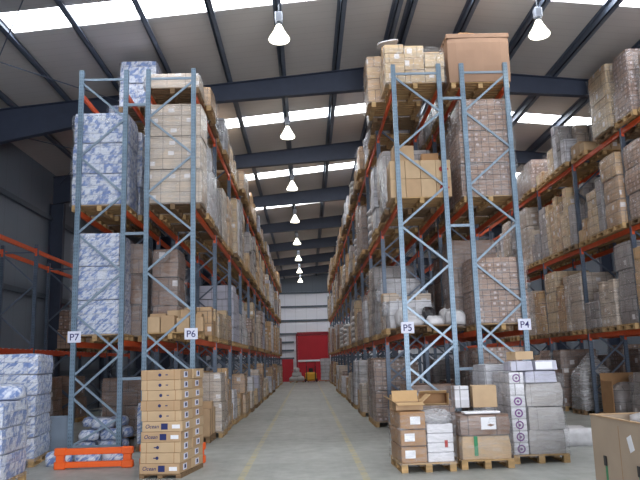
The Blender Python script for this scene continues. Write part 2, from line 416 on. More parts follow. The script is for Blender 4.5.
# red doors in the far wall
d = MB()
d.box(-.85, YF-.14, 0, 1.95, YF-.05, 4.2)
for k in range(14): d.box(-.85, YF-.15, .3*k, 1.95, YF-.14, .3*k+.02)
d = struct(d.build('door_1', M['reddoor']))
o = MB().box(-.85, YF-.2, 1.78, 1.2, YF-.15, 1.95).build('door_rail', M['whitepaper'], d)
o = MB().box(-1.0, YF-.22, 0, -.86, YF-.05, 4.35).box(1.96, YF-.22, 0, 2.1, YF-.05, 4.35).box(-.9, YF-.2, 4.21, 2.0, YF-.05, 4.5).build('door_frame', simple('deep_red_frame', (140,22,40), .5), d)
d = struct(MB().cbox(-2.35, YF-.14, 0, -1.3, YF-.05, 2.05).build('door_2', M['reddoor']))
MB().box(-1.45, YF-.2, .95, -1.38, YF-.14, 1.1).build('door_handle', M['steelgrey'], d)
# wind bracing rods under the roof on the left
for (a_, b_) in (((-9, 11.9, 8.55), (-4.9, 18.3, 8.95)), ((-4.9, 11.9, 8.95), (-9, 18.3, 8.55)), ((-9, 18.6, 8.45), (-4.9, 25, 8.85)), ((-4.9, 18.6, 8.85), (-9, 25, 8.45))):
    struct(MB().tube(a_, b_, .014, 8).build('roof_bracing_rod', M['purlin']))

# ------------------------------------------------------------------ hanging lamps
def make_lamp():
    t = thing('high_bay_lamp', 'lamp', 'lamp')
    top = .78
    MB().tube((0,0,.58), (0,0,top+.2), .012, 8).build('hanging_rod', M['steelgrey'], t)
    MB().cbox(-.085, -.085, .36, .085, .085, .6, .02).build('gear_housing', simple('lamp_housing_grey', (176,182,196), .4, .2), t)
    MB().lathe([(.05,.3),(.075,.33),(.08,.37),(.05,.38)], 16).build('neck', M['steelgrey'], t)
    prof = [(.055,.31),(.075,.27),(.115,.18),(.165,.09),(.215,.01),(.235,-.035),(.225,-.06),(.21,-.05),(.2,.0),(.1,.17),(.045,.27)]
    MB().lathe(prof, 28, cap=False).build('reflector', M['bell'], t, smooth=True)
    MB().lathe([(.02,.24),(.045,.19),(.055,.12),(.045,.05),(.01,.03)], 14).build('bulb', M['bulb'], t, smooth=True)
    return t
lamp0 = make_lamp(); first = True
ords = ['first','second','third','fourth','fifth','sixth','seventh','eighth','ninth','tenth','eleventh','twelfth']
for row, (x, nm, ks) in enumerate(((-.44, 'the line above the aisle', range(8)), (5.35, 'the line over rack P4', range(8)))):
    for k in ks:
        o = lamp0 if first else copy_tree(lamp0); first = False
        z = 8.8; o.location = (x, 14.3+6.71*k, z)
        tag(o, 'glowing bell-shaped high bay lamp, %s from the near end in %s' % (ords[k], nm), 'lamp', 'high bay lamps in '+nm)
for k in range(8):
    for x in (-.44, 5.35):
        L = bpy.data.lights.new('lamp_light', 'SPOT'); L.energy = 60; L.color = (1,.94,.82); L.spot_size = R(130); L.spot_blend = .6; L.shadow_soft_size = .15
        lo = bpy.data.objects.new('lamp_light', L); C.objects.link(lo); lo.location = (x, 14.3+6.71*k, 8.7)

# ------------------------------------------------------------------ racks
BAY = 3.6; Y0 = 14.92; DECK = (0, 2.31, 5.16, 7.87)
YE = 13.45; DECKE = (0, 2.30, 4.79, 7.30)
def post_mb(h):
    b = MB(); b.box(-.05,-.04,.01,.05,-.034,h); b.box(-.05,-.034,.01,-.044,.04,h); b.box(.044,-.034,.01,.05,.04,h)
    b.box(-.05,.034,.01,-.02,.04,h); b.box(.02,.034,.01,.05,.04,h); b.box(-.07,-.06,0,.07,.06,.01); return b
def lattice_mb(w, h, flip, low):
    b = MB(); a0, a1 = (.05, w-.05); step = .87
    b.bar((a0,0,h-.22), (a1,0,h-.22), .03, .05)
    z = h-.28; s = flip
    while z > .35:
        z2 = max(z-step, .15)
        xa, xb = (a1, a0) if s else (a0, a1)
        b.bar((xa,0,z), (xb,0,z2), .03, .045); z = z2; s = not s
    if low:
        z = 2.45; s = True
        if flip: s = False
        while z > .35:
            z2 = max(z-step, .15); xa, xb = (a1, a0) if s else (a0, a1)
            b.bar((xa,.035,z), (xb,.035,z2), .03, .045); z = z2; s = not s
    b.bar((a0,0,.15), (a1,0,.15), .03, .05)
    return b
def beam_mb(L):
    b = MB(); b.box(-.025,.045,-.06,.025,L-.045,.06); b.box(-.032,.042,-.13,.032,.05,.09); b.box(-.032,L-.05,-.13,.032,L-.042,.09)
    return b
def build_rack(label, x0, x1, y0, nb, h, levels, flip, beam_mat='orange', pm='post', BAY=3.6, DECK=DECK):
    t = thing('pallet_rack', label, 'pallet rack', ((x0+x1)/2, y0, 0)); w = x1-x0
    protos = {}
    for k in range(nb+1):
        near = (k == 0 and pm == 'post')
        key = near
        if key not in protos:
            pmat, bmat = (M['post'], M['brace']) if near else (M['post_shaded'], M['brace_shaded'])  # end frame in the lit colours, other frames in the shade-darkened ones
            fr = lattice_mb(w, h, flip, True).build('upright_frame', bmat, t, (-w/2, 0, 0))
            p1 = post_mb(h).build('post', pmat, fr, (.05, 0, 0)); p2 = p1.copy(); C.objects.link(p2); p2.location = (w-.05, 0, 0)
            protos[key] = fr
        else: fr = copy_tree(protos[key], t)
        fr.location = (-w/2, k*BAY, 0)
    b0 = None
    for k in range(nb):
        for lv in levels:
            for x in (-w/2+.025+.0, w/2-.025):
                xx = x+(.025 if x < 0 else -.025)
                if b0 is None: b0 = o = beam_mb(BAY).build('load_beam', M[beam_mat], t)
                else: o = b0.copy(); C.objects.link(o); o.parent = t
                o.location = (xx, k*BAY, DECK[lv]-.06)
                if beam_mat == 'orange_dots' and lv != 1: pass
    return t
RK = {'A': (-4.99,-3.89), 'B': (-3.49,-2.37), 'C': (2.08,3.22), 'D': (3.65,4.76), 'E': (8.05,9.15), 'L': (-8.75,-7.68)}
NB = {'A': 6, 'B': 13, 'C': 13, 'D': 6, 'E': 7, 'L': 5}
RN = {'A': 'rack P7', 'B': 'rack P6', 'C': 'rack P5', 'D': 'rack P4', 'E': 'the second-aisle rack', 'L': 'the low wall rack'}
racks = {}
for r, fl in (('A', False), ('B', True), ('C', False), ('D', True)):
    racks[r] = build_rack('tall blue-grey steel pallet rack with orange beams, marked %s on its end frame' % RN[r][-2:], *RK[r], Y0, NB[r], 8.39, (1,2,3), fl)
racks['E'] = build_rack('shaded grey pallet rack with orange beams facing the second aisle, behind rack P4', *RK['E'], YE, NB['E'], 7.62, (1,2,3), True, pm='post_shaded', BAY=3.2, DECK=DECKE)  # every frame here takes the shade-darkened colours
racks['L'] = build_rack('low, mostly empty pallet rack with orange beams along the dark cladding wall', *RK['L'], 12.7, NB['L'], 5.3, (1,2), False, pm='post_shaded')
# the perforated lower front beams of the wall rack
for ch in racks['L'].children:
    if ch.name.startswith('load_beam') and abs(ch.location.z-DECK[1]+.06) < .01:
        ch.data = ch.data.copy(); ch.data.materials[0] = M['orange_dots']
# spacers tying the back-to-back racks
for r0, r1 in (('A','B'), ('C','D')):
    for z in (7.55, 4.6, 1.5):
        x0 = RK[r0][1]+.003; x1 = RK[r1][0]-.004
        o = MB().bar((x0-.0-racks[r0].location.x, -.02, z), (x1-racks[r0].location.x, -.02, z), .05, .06).build('row_spacer', M['brace'], racks[r0])
# bay signs
def text_mesh(txt, size, mat, parent, loc, rot=(R(90),0,0), name='lettering', ext=.001, shear=0):
    cu = bpy.data.curves.new(name, 'FONT'); cu.body = txt; cu.size = size; cu.extrude = ext; cu.align_x = 'CENTER'; cu.align_y = 'CENTER'; cu.offset = size*.008; cu.shear = shear
    tmp = bpy.data.objects.new('tmp', cu); C.objects.link(tmp); dg = bpy.context.evaluated_depsgraph_get()
    me = bpy.data.meshes.new_from_object(tmp.evaluated_get(dg)); bpy.data.objects.remove(tmp)
    me.materials.clear(); me.materials.append(mat); o = bpy.data.objects.new(name, me); C.objects.link(o)
    o.location = loc; o.rotation_euler = rot; o.parent = parent; return o
for r, txt, side in (('A','P7',0), ('B','P6',1), ('C','P5',0), ('D','P4',1)):
    x = RK[r][side]+(.08 if side == 0 else -.08)
    s = tag(MB().cbox(-.14,-.006,-.12,.14,.006,.12,.003).build('bay_sign', M['sign'], None, (x, Y0-.055, 2.4)), 'small white sign reading %s on the end post of its rack' % txt, 'sign')
    text_mesh(txt, .2, simple('sign_ink', (46,44,110), .6, 0, .02), s, (0, -.008, -.01))

# ------------------------------------------------------------------ pallets and loads
def pallet_mb(w=1.2, d=1.0):
    b = MB()
    for i in range(7):
        y = -d/2+(d-.1)*i/6; b.box(-w/2, y, .12, w/2, y+.1, .142)
    for x in (-w/2, -.05, w/2-.1): b.box(x, -d/2, .1, x+.1, d/2, .12); b.box(x, -d/2, 0, x+.1, d/2, .02)
    for x in (-w/2, -.05, w/2-.1):
        for y in (-d/2, -.06, d/2-.12): b.box(x, y, .02, x+.1, y+.12, .1)
    return b
PM = {}
def pallet(parent, w=1.2, d=1.0, old=False, name='pallet'):
    k = (round(w,2), round(d,2), old)
    if k not in PM:
        o = pallet_mb(w, d).build(name, M['pallet_dark' if old else 'pallet'], parent); PM[k] = o.data
    else:
        o = bpy.data.objects.new(name, PM[k]); C.objects.link(o); o.parent = parent
    return o

def wrap_shell(parent, w, d, h, seed, mat='film', z0=.1):
    """loose stretch film round a stack, tucked over its top edge"""
    m = MB(); nr = max(5, round(h/.13)); per = []
    nx, ny = 8, 7
    for i in range(nx): per.append((-w/2+w*i/nx, -d/2))
    for i in range(ny): per.append((w/2, -d/2+d*i/ny))
    for i in range(nx): per.append((w/2-w*i/nx, d/2))
    for i in range(ny): per.append((-w/2, d/2-d*i/ny))
    n_ = len(per)
    for k in range(nr+3):
        z = h*min(k, nr)/nr; ins = 0
        if k > nr: ins = (k-nr)*.1; z = h+.01
        for (x, y) in per:
            e = .025*noise.noise(Vector((x*5+seed, y*5, z*4)))+.02*noise.noise(Vector((x*2, y*2+seed, z*11)))
            s = 1+2*(e+.012)/w-2*ins/w
            m.v.append((x*s, y*(1+2*(e+.012)/d-2*ins/d), z0+z+(e*.8 if k >= nr else 0)))
    for k in range(nr+2):
        for i in range(n_):
            j = (i+1)%n_; m.f.append((k*n_+i, k*n_+j, (k+1)*n_+j, (k+1)*n_+i))
    return m.build('shrink_wrap', M[mat], parent, smooth=True)

LOOK = {'tan': 'tan cartons in clear film', 'tanyellow': 'yellowish tan cartons in clear film', 'brown': 'small brown cartons in clear film',
        'brownplain': 'dull brown cartons in film', 'pale': 'pale beige cartons in film', 'grey': 'grey film-wrapped cartons', 'white': 'white film-wrapped cartons',
        'lilac': 'lilac white cartons in neat layers', 'blue': 'blue and white packs', 'bluestreak': 'blue streaked white packs',
        'uneven': 'uneven columns of tan cartons', 'unevenpale': 'uneven pale cartons in film', 'low': 'a low layer of tan cartons', 'sacks': 'slumped white sacks'}
LH = {'tan': .3, 'tanyellow': .32, 'brown': .28, 'brownplain': .34, 'pale': .24, 'grey': .3, 'white': .3, 'lilac': .22, 'blue': .42, 'bluestreak': .42}
def make_load(kind, h, seed, near=True, w=1.2, d=1.05):
    """h includes the pallet"""
    t = thing('pallet_load', 'pallet load', 'pallet load'); rr = random.Random(seed*77+int(h*10))
    pallet(t, min(1.2, w+.02) if w < 1 else 1.2, 1.0, rr.random() < .35)
    hh = h-.145
    if kind in LH:
        lh = LH[kind]; n_ = max(1, round(hh/(.7 if kind not in ('lilac',) else .5)))
        if not near: n_ = max(1, min(3, n_))
        lh = hh/n_
        for i in range(n_):
            j = .02 if near else .03
            if kind in ('lilac','pale'): j *= .4
            ww, dd = w-rr.random()*j*2, d-rr.random()*j*2
            if i == n_-1 and rr.random() < .4 and kind not in ('lilac','blue','bluestreak'): ww -= .12*rr.random(); dd -= .2*rr.random()
            o = blob_box(ww, dd, lh-.004, seed*3+i, .014 if near else .03, .2 if near else .35, .008 if near else 0).build('carton_layer' if 'blue' not in kind else 'pack_layer', M[kind], t, (rr.uniform(-j,j), rr.uniform(-j,j), .145+i*lh), rr.uniform(-.012,.012))
        if near and kind not in ('lilac',): wrap_shell(t, w, d, hh-.02, seed)
        if near and kind in ('white','grey','pale') and rr.random() < .5:
            lump(.09, .3, .22, seed, .5, 18, .5, 3.).build('loose_film', M['filmheavy'], t, (rr.choice((-1,1))*(w/2-.02), rr.uniform(-.1,.1), hh*rr.uniform(.3,.75)), smooth=True)
    elif kind in ('uneven', 'unevenpale'):
        nx, ny = 3, 3; cw, cd = w/nx, d/ny
        mats = ['tan','tanyellow','pale','tan'] if kind == 'uneven' else ['pale','white','grey','tanyellow']
        base = rr.choice(mats)
        ex, ey = [0,0]
        for i in range(nx):
            for j in range(ny):
                ch = rr.choice((.24,.3,.36)); top = hh*rr.choice((1,1,.85,.7)); z = 0; mt = M[rr.choice((base, base, rr.choice(mats)))]
                if not near:
                    blob_box(cw-.01, cd-.01, top, seed+i*3+j, .02, .35).build('carton_column', mt, t, (-w/2+cw*(i+.5), -d/2+cd*(j+.5), .145)); continue
                if i == 1 and j == 1: continue
                while z+ch*.7 < top:
                    c_ = min(ch, top-z)
                    MB().cbox(-cw/2+.006, -cd/2+.006, 0, cw/2-.006, cd/2-.006, c_-.004, .012).build('carton', mt, t, (-w/2+cw*(i+.5)+rr.uniform(-.012,.012), -d/2+cd*(j+.5)+rr.uniform(-.012,.012), .145+z), rr.uniform(-.03,.03)); z += c_
        if near: wrap_shell(t, w+.01, d+.01, hh*.8, seed, 'film')
    elif kind == 'low':
        nx, ny = 3, 3; cw, cd = w/nx, d/ny
        for i in range(nx):
            for j in range(ny):
                c_ = hh*rr.choice((1,.8,.55,1)); mt = M[rr.choice(('tanyellow','tan','board','boardlight'))]
                MB().cbox(-cw/2+.01, -cd/2+.01, 0, cw/2-.01, cd/2-.01, c_, .01).build('carton', mt, t, (-w/2+cw*(i+.5), -d/2+cd*(j+.5), .145), rr.uniform(-.05,.05))
    elif kind == 'sacks':
        n_ = max(1, round(hh/.22)); lh = hh/n_
        for i in range(n_):
            for j in (-1, 1):
                lump(w/4+.03, d/2+.01, lh*.62, seed+i*2+j, .18, 16, .6).build('sack', M['sack'], t, (j*w/4, 0, .145+i*lh), smooth=True)
    return t

cache = {}
def get_load(kind, h, near, seed, w=1.2, d=1.05):
    if near: return make_load(kind, h, seed, True, w, d)
    hq = round(h*4)/4; hq = max(.5, hq); key = (kind, hq, seed % 2)
    if key not in cache: cache[key] = make_load(kind, hq, seed % 2+5, False); return cache[key]
    return copy_tree(cache[key])
LVN = ['on the floor under', 'on the lowest beams of', 'on the middle beams of', 'on the top beams of']
SL = ['near', 'middle', 'far']
def limit(r, lv, y0, y1, x0, x1):
    if lv < 3: return 9
    z = min(roof_z(x0), roof_z(x1))-.18
    for fy in frames:
        if y0-.12 < fy < y1+.12: z = min(z, rafter_bottom(x0), rafter_bottom(x1))
    return z-(DECKE if r == 'E' else DECK)[lv]-.05
seedc = [0]
def place(r, lv, bay, slot, kind, h, dx=0, w=1.2, d=1.05, near=None, dy=0, extra=''):
    seedc[0] += 1; sd = seedc[0]
    yb = (12.7 if r == 'L' else Y0)
    y = yb+bay*BAY+.08+.03+.525+slot*1.13+dy
    if r == 'E': y = YE+bay*3.2+.572+slot*1.024+dy; d = min(d, .95) if d == 1.05 else d
    x = sum(RK[r])/2+dx
    near = (bay < 3 if r in 'BC' else bay < 2) if near is None else near
    if r == 'E': near = True
    h = min(h, limit(r, lv, y-.55, y+.55, x-w/2, x+w/2))
    if h < .35: return
    if not near: h = math.floor(h*4)/4 if h > .5 else .5
    if not near and h > limit(r, lv, y-.6, y+.6, x-w/2, x+w/2): return
    o = get_load(kind, h, near, sd, w, d)
    o.location = (x, y, (DECKE if r == 'E' else DECK)[lv]+.001); o.rotation_euler = (0, 0, rnd.uniform(-.006,.006) if near else math.pi*(sd % 2))
    where = '%s %s, %s bay, %s pallet' % (LVN[lv], RN[r], ords[bay], SL[slot])
    tag(o, '%s%s %s' % (LOOK[kind].replace('a low layer of','low').replace(' in neat layers','').replace('uneven columns of','uneven').replace(' in clear film','').replace(' in film',''), extra, where), 'pallet load', 'pallet loads '+LVN[lv]+' '+RN[r])
    return o

H = {}
def hero(r, lv, bay, slot, kind, h, **k): H[r, lv, bay, slot] = (kind, h, k)
def void(r, lv, bay, *slots):
    for s in slots: H[r, lv, bay, s] = None
# rack P7
void('A',3,0,0); hero('A',3,0,1,'blue',1.32, dx=.46, w=.92); hero('A',3,0,2,'blue',1.0)
void('A',3,1,0,2); void('A',3,0,0)
hero('A',2,0,0,'blue',2.28, dx=-.08, w=1.25); hero('A',2,0,1,'blue',2.2); hero('A',2,0,2,'brownplain',2.0)
hero('A',1,0,0,'bluestreak',2.36, dx=-.1, w=1.05); hero('A',1,0,1,'brownplain',2.3, dx=.05); hero('A',1,0,2,'brownplain',2.2)
void('A',0,0,0,1); hero('A',0,0,2,'brownplain',1.5); hero('A',0,1,0,'brown',1.6)
# rack P6
hero('B',3,0,0,'pale',.52, w=1.3); hero('B',3,0,1,'tan',.62, dx=.12); hero('B',3,0,2,'white',1.2, dx=.05)
hero('B',3,1,0,'grey',.6); hero('B',3,1,1,'white',1.15, dx=.08); hero('B',3,1,2,'tan',.9); hero('B',3,2,0,'tanyellow',1.1); hero('B',3,2,1,'unevenpale',.9)
hero('B',2,0,0,'pale',2.46, w=1.28, dx=.03); hero('B',2,0,1,'white',1.9, dx=.08); hero('B',2,0,2,'white',1.5, dx=.05)
hero('B',2,1,0,'grey',1.4); hero('B',2,1,1,'pale',1.7); hero('B',2,1,2,'tan',1.7, dx=.05)
void('B',1,0,0,1); hero('B',1,0,1,'brownplain',2.15, dx=-.33, w=.62); hero('B',1,0,2,'low',.85)
hero('B',1,1,0,'tanyellow',.8); hero('B',1,1,1,'unevenpale',1.0); hero('B',1,1,2,'tan',.9); hero('B',1,2,0,'lilac',1.95, w=1.25); hero('B',1,2,1,'lilac',1.8); hero('B',1,2,2,'white',1.2)
hero('B',1,3,0,'white',1.9); hero('B',1,3,1,'white',1.7)
hero('B',0,0,0,'bluestreak',1.0, dx=-.1); hero('B',0,0,1,'low',.9, dx=.1); hero('B',0,0,2,'pale',1.55, dx=.25); 
hero('B',0,1,0,'uneven',1.75, dx=.2); hero('B',0,1,1,'low',1.0, dx=.15); hero('B',0,1,2,'white',1.0, dx=.2); hero('B',0,2,0,'low',.8, dx=.2)
# rack P5
hero('C',3,0,0,'uneven',1.25, w=1.38, dx=.0); hero('C',3,0,1,'tan',1.35, w=1.4, dx=-.3); hero('C',3,0,2,'grey',.8, w=1.35, dx=-.15)
hero('C',3,1,0,'grey',.6, dx=-.1); hero('C',3,1,1,'uneven',.7); hero('C',3,1,2,'white',1.0)
void('C',2,0,0); hero('C',2,0,1,'grey',1.6, dx=-.1); hero('C',2,0,2,'brown',1.9, dx=-.05)
hero('C',2,1,0,'white',1.9, dx=-.1); hero('C',2,1,1,'tan',1.6); hero('C',2,1,2,'sacks',1.3)
void('C',1,0,0); hero('C',1,0,1,'white',.8, dx=-.2, w=1.1); hero('C',1,0,2,'uneven',1.1, dx=-.1)
hero('C',1,1,0,'white',1.6, dx=-.05); hero('C',1,1,1,'grey',2.1, dx=-.1); hero('C',1,1,2,'pale',2.2, dx=-.1)
void('C',0,0,0); hero('C',0,0,1,'low',.9, dx=-.1); hero('C',0,0,2,'brownplain',.8); hero('C',0,1,0,'brown',1.75, dx=-.3); hero('C',0,1,1,'brownplain',1.8, dx=-.3); hero('C',0,1,2,'unevenpale',1.4, dx=-.2)
# rack P4
void('D',3,0,0); hero('D',2,0,0,'brown',2.44, w=1.28); hero('D',2,0,1,'brown',2.2)
hero('D',1,0,0,'brown',1.6, w=1.25, dx=.08); hero('D',1,0,1,'brownplain',2.2, dx=-.2, w=1.2); hero('D',0,0,0,'brown',1.95, dx=.0); hero('D',0,0,1,'brownplain',1.9)
hero('D',3,0,1,'brown',1.0, dy=.09, d=1.0); hero('D',3,0,2,'brown',.9, dy=.1, d=.96)
# across the second aisle
hero('E',3,0,2,'brown',1.75, dx=-.1); hero('E',3,1,0,'tanyellow',1.86, dx=-.02, w=1.4, d=1.15, dy=.1); void('E',3,1,1); hero('E',3,1,2,'low',.6)
hero('E',3,0,1,'brown',1.5, d=.9, dy=-.04); hero('E',3,2,0,'unevenpale',1.5, dx=-.1); hero('E',3,2,1,'tanyellow',1.0, dx=-.05); hero('E',3,2,2,'low',.5); hero('E',3,3,0,'brown',1.2, dx=-.1); hero('E',3,3,1,'brown',1.1)
hero('E',2,1,0,'tan',2.0, dx=-.1); hero('E',2,1,1,'unevenpale',1.7, dx=-.1); hero('E',2,1,2,'low',.75); hero('E',2,2,0,'unevenpale',2.0, dx=-.05); hero('E',2,2,1,'uneven',1.9); hero('E',2,2,2,'unevenpale',1.8); hero('E',2,0,2,'brown',2.0)
hero('E',1,1,0,'grey',2.2, dx=-.05, w=1.0); hero('E',1,1,1,'uneven',1.4); hero('E',1,1,2,'unevenpale',1.1); hero('E',1,2,0,'pale',1.8); hero('E',1,2,1,'uneven',1.8); hero('E',1,2,2,'tanyellow',2.1); hero('E',1,0,2,'uneven',2.0)
void('E',0,1,0,1,2); void('E',0,2,0,1); hero('E',0,2,2,'brownplain',1.9); hero('E',0,3,0,'brown',1.9)

mixes = {'A': ['brownplain','blue','tan','brown'], 'B': ['tan','white','pale','grey','uneven','unevenpale','tanyellow','lilac','brown','tan'],
         'C': ['tan','white','white','grey','brown','uneven','unevenpale','pale','sacks','brownplain'], 'D': ['brown','brownplain','tan','grey'],
         'E': ['unevenpale','uneven','tan','tanyellow','pale','brown','grey']}
for r in 'ABCDE':
    nb = {'A': 1, 'B': 8, 'C': 8, 'D': 2, 'E': 5}[r]
    for lv in range(4):
        for bay in range(nb):
            if r == 'E' and bay == 0 and lv == 3: rng = (1,2)
            elif r == 'E' and bay == 0: rng = (2,)
            else: rng = (0,1,2)
            for s in rng:
                if (r, lv, bay, s) in H:
                    e = H[r, lv, bay, s]
                    if e: place(r, lv, bay, s, e[0], e[1], **e[2])
                    continue
                q = rnd.random(); kind = rnd.choice(mixes[r]); hm = rnd.uniform(*((.9,1.8), (1.1,2.3), (1.2,2.25), (.8,1.3))[lv])
                if q < .1: kind, hm = 'low', .75
                dx = rnd.uniform(-.05,.08)
                if r == 'B': dx += .28 if lv == 0 else .13
                if r == 'C': dx -= .33 if lv == 0 else .16
                if kind in ('sacks',): hm = min(hm, 1.3)
                place(r, lv, bay, s, kind, hm, dx)
place('L',1,3,1,'brown',1.7); place('L',1,3,2,'brown',1.6); place('L',0,2,1,'brownplain',1.5); place('L',0,3,0,'brownplain',1.6)

# the deepest bays: loads only a few pixels across, gathered
me_v, me_f, me_m = [], [], []; mk = ['tan','white','pale','grey','brown','tanyellow']
for r, sg in (('B', 1), ('C', -1)):
    for lv in range(4):
        for bay in range(8, 13):
            for s_ in range(3):
                y = Y0+bay*BAY+.635+s_*1.13; x = sum(RK[r])/2+sg*rnd.uniform(.05,.25); hm = rnd.uniform(*((.9,1.8),(1.1,2.3),(1.2,2.25),(.7,1.2))[lv]); hm = min(hm, limit(r, lv, y-.6, y+.6, x-.6, x+.6))
                for nm_, q in (('p', blob_box(1.2, 1.0, .12, 1, 0, .6)), (rnd.choice(mk), blob_box(1.18, 1.02, max(.3, hm-.15), rnd.random()*90, .03, .3))):
                    n0 = len(me_v); dz = DECK[lv]+.001+(0 if nm_ == 'p' else .125)
                    me_v += [(a_+x, b_+y, c_+dz) for a_, b_, c_ in q.v]; me_f += [tuple(i+n0 for i in f_) for f_ in q.f]; me_m += [0 if nm_ == 'p' else 1+mk.index(nm_)]*len(q.f)
me = bpy.data.meshes.new('distant_pallet_loads'); me.from_pydata(me_v, [], me_f); me.update()
for k_ in ['pallet']+mk: me.materials.append(M[k_])
me.polygons.foreach_set('material_index', me_m)
o = bpy.data.objects.new('distant_pallet_loads', me); C.objects.link(o); o['kind'] = 'stuff'
tag(o, 'distant small pallet loads filling the deepest bays of racks P6 and P5', 'pallet loads')

# ------------------------------------------------------------------ loose cartons
def carton(w, d, h, mat, loc, rz, label, group=None, tape=True, rot=None, cat='carton'):
    t = MB().cbox(-w/2, -d/2, 0, w/2, d/2, h, .006).build('carton', M[mat], None, loc, rz, rot=rot)
    tag(t, label, cat, group)
    if tape:
        b = MB(); b.box(-w/2-.001, -.025, h-.0005, w/2+.001, .025, h+.001)
        b.box(-w/2-.0015, -.025, h*.7, -w/2, .025, h+.001); b.box(w/2, -.025, h*.7, w/2+.0015, .025, h+.001)
        b.build('packing_tape', M['tape'], t)
    return t
def open_carton(w, d, h, mat, loc, rz, label, ang=(60,60,20,-30), group=None):
    """an opened box: four walls, base, four flaps swung to the given angles from upright"""
    t = thing('open_carton', label, 'carton', loc, rz, group); k = .006
    b = MB(); b.box(-w/2,-d/2,0,w/2,d/2,k); b.box(-w/2,-d/2,k,w/2,-d/2+k,h); b.box(-w/2,d/2-k,k,w/2,d/2,h); b.box(-w/2,-d/2+k,k,-w/2+k,d/2-k,h); b.box(w/2-k,-d/2+k,k,w/2,d/2-k,h)
    b.build('box_walls', M[mat], t)
    fl = min(w, d)*.5
    for i, (x, y, L, rz_) in enumerate(((0,-d/2,w,0), (0,d/2,w,math.pi), (-w/2,0,d,-math.pi/2), (w/2,0,d,math.pi/2))):
        MB().box(-L/2+.005, -.003, 0, L/2-.005, .003, fl).build('flap', M['flap'], t, (x, y, h), rot=(R(ang[i]), 0, rz_))
    return t

# brown stack of printed cartons at the head of rack P6
SA = R(-9); sx, sy = -2.27, 11.98
st = tag(MB().box(-.34,-.58,.05,.34,.58,.07).box(-.34,-.58,0,-.26,.58,.05).box(-.04,-.58,0,.04,.58,.05).box(.26,-.58,0,.34,.58,.05).build('wooden_pallet', M['pallet_dark'], None, (sx, sy, 0), SA), 'worn wooden pallet under the tall stack of printed brown cartons', 'pallet')
st.rotation_euler.z = SA
ca, sa_ = math.cos(SA), math.sin(SA)
nl = ['bottom','second','third','fourth','fifth','sixth','seventh','eighth','ninth','top']
z = .072
for L_ in range(10):
    hh = .161; big = L_ in (0, 3, 4)
    for dd in (0, 1):
        if L_ == 8 and False: continue
        jx = rnd.uniform(-.015,.015)+(.0 if L_ != 4 else .02); lx, ly = jx-.0, (-.3 if dd == 0 else .3)
        x = sx+lx*ca-ly*sa_; y = sy+lx*sa_+ly*ca
        c = carton(.66, .585, hh-.003, 'boardlight' if (L_+dd) % 3 else 'board', (x, y, z), SA+rnd.uniform(-.02,.02),
            'brown printed carton, %s layer of the tall stack beside the orange barrier, %s column' % (nl[L_], 'front' if dd == 0 else 'rear'), 'printed brown cartons stacked beside the orange barrier', tape=(L_ == 9))
        # prints
        yf = -.2925-.0015
        if dd == 0:
            if big:
                text_mesh('Ocean', .085, M['navy'], c, (-.17, yf, .078), name='printed_word', shear=.25)
                MB().box(-.02, yf, .03, .09, yf+.002, .125).build('printed_square', M['navy'], c)
                MB().box(.16, yf, .045, .29, yf+.002, .105).build('white_label', M['whitepaper'], c)
            else:
                s_ = .018 if L_ in (1,2) else -.018
                MB().lathe([(.026,0),(.026,.002)], 16, Matrix.Translation((-.03-s_, yf+.002, .078)) @ Matrix.Rotation(R(90), 4, 'X')).build('printed_roundel', M['navy'], c)
                MB().box(.03-s_*3 if s_ < 0 else -.11, yf, .07, .07-s_*3 if s_ < 0 else -.06, yf+.002, .086).build('printed_word', M['navy'], c)
                for xx in (-.23, .23): MB().box(xx-.006, yf+.001, .0, xx+.006, yf+.002, hh-.003).build('board_seam', M['boarddark'], c)
        MB().box(.33, -.12, .03, .3315, .06, .125).build('side_print', M['sign'], c)
        MB().box(.3315, -.06, .05, .3325, .02, .11).build('side_logo', M['navy'], c)
    z += hh

# loose cartons on the lowest beams of rack P6
p_ = tag(pallet_mb().build('wooden_pallet', M['pallet'], None, (-2.93, 15.55, DECK[1]+.001)), 'wooden pallet under small tan cartons beside the P6 sign', 'pallet')
i = 0
for (x, y, w, d, h, m_) in ((-3.32,15.25,.3,.36,.34,'boardlight'),(-2.98,15.22,.3,.34,.36,'board'),(-2.66,15.25,.28,.36,.3,'boardlight'),(-2.36,15.24,.26,.36,.3,'board'),
                            (-3.3,15.75,.36,.4,.44,'board'),(-2.9,15.72,.36,.4,.5,'boardlight'),(-2.5,15.75,.34,.4,.42,'board')):
    carton(w, d, h, m_, (x, y, DECK[1]+.144), rnd.uniform(-.06,.06), 'small tan carton on the first P6 pallet, %s row, %s from rack P7' % ('front' if y < 15.5 else 'rear', ords[i if i < 4 else i-4]), 'small tan cartons on the lowest beams of rack P6'); i += 1
carton(.26, .26, .18, 'board', (-2.62, 15.26, DECK[1]+.446), .2, 'small tan carton perched on top of the front row beside the P6 sign')

# cartons on the middle beams of rack P5
tag(pallet_mb().build('wooden_pallet', M['pallet'], None, (2.66, 15.55, DECK[2]+.001)), 'wooden pallet under plain tan cartons on the middle beams of rack P5', 'pallet')
for j in range(2):
    for k in range(2):
        for i in range(4):
            x = 2.14+i*.345; z = DECK[2]+.144+k*.43
            c = carton(.338, .5, .424, ('boardlight','board')[(i*k+i+j) % 2], (x, 15.32+j*.51, z), rnd.uniform(-.012,.012),
              'plain tan carton, %s layer, %s row, %s from the aisle, middle beams of rack P5' % (('lower','upper')[k], ('front','rear')[j], ords[i]), 'plain tan cartons on the middle beams of rack P5')
            if j == 0 and i == 3:
                MB().lathe([(.055,0),(.055,.002)], 20, Matrix.Translation((-.04, -.25, .21)) @ Matrix.Rotation(R(90), 4, 'X')).build('printed_roundel', M['redprint'], c)
                MB().box(.03, -.2518, .19, .12, -.25, .225).build('printed_word', M['redprint'], c)
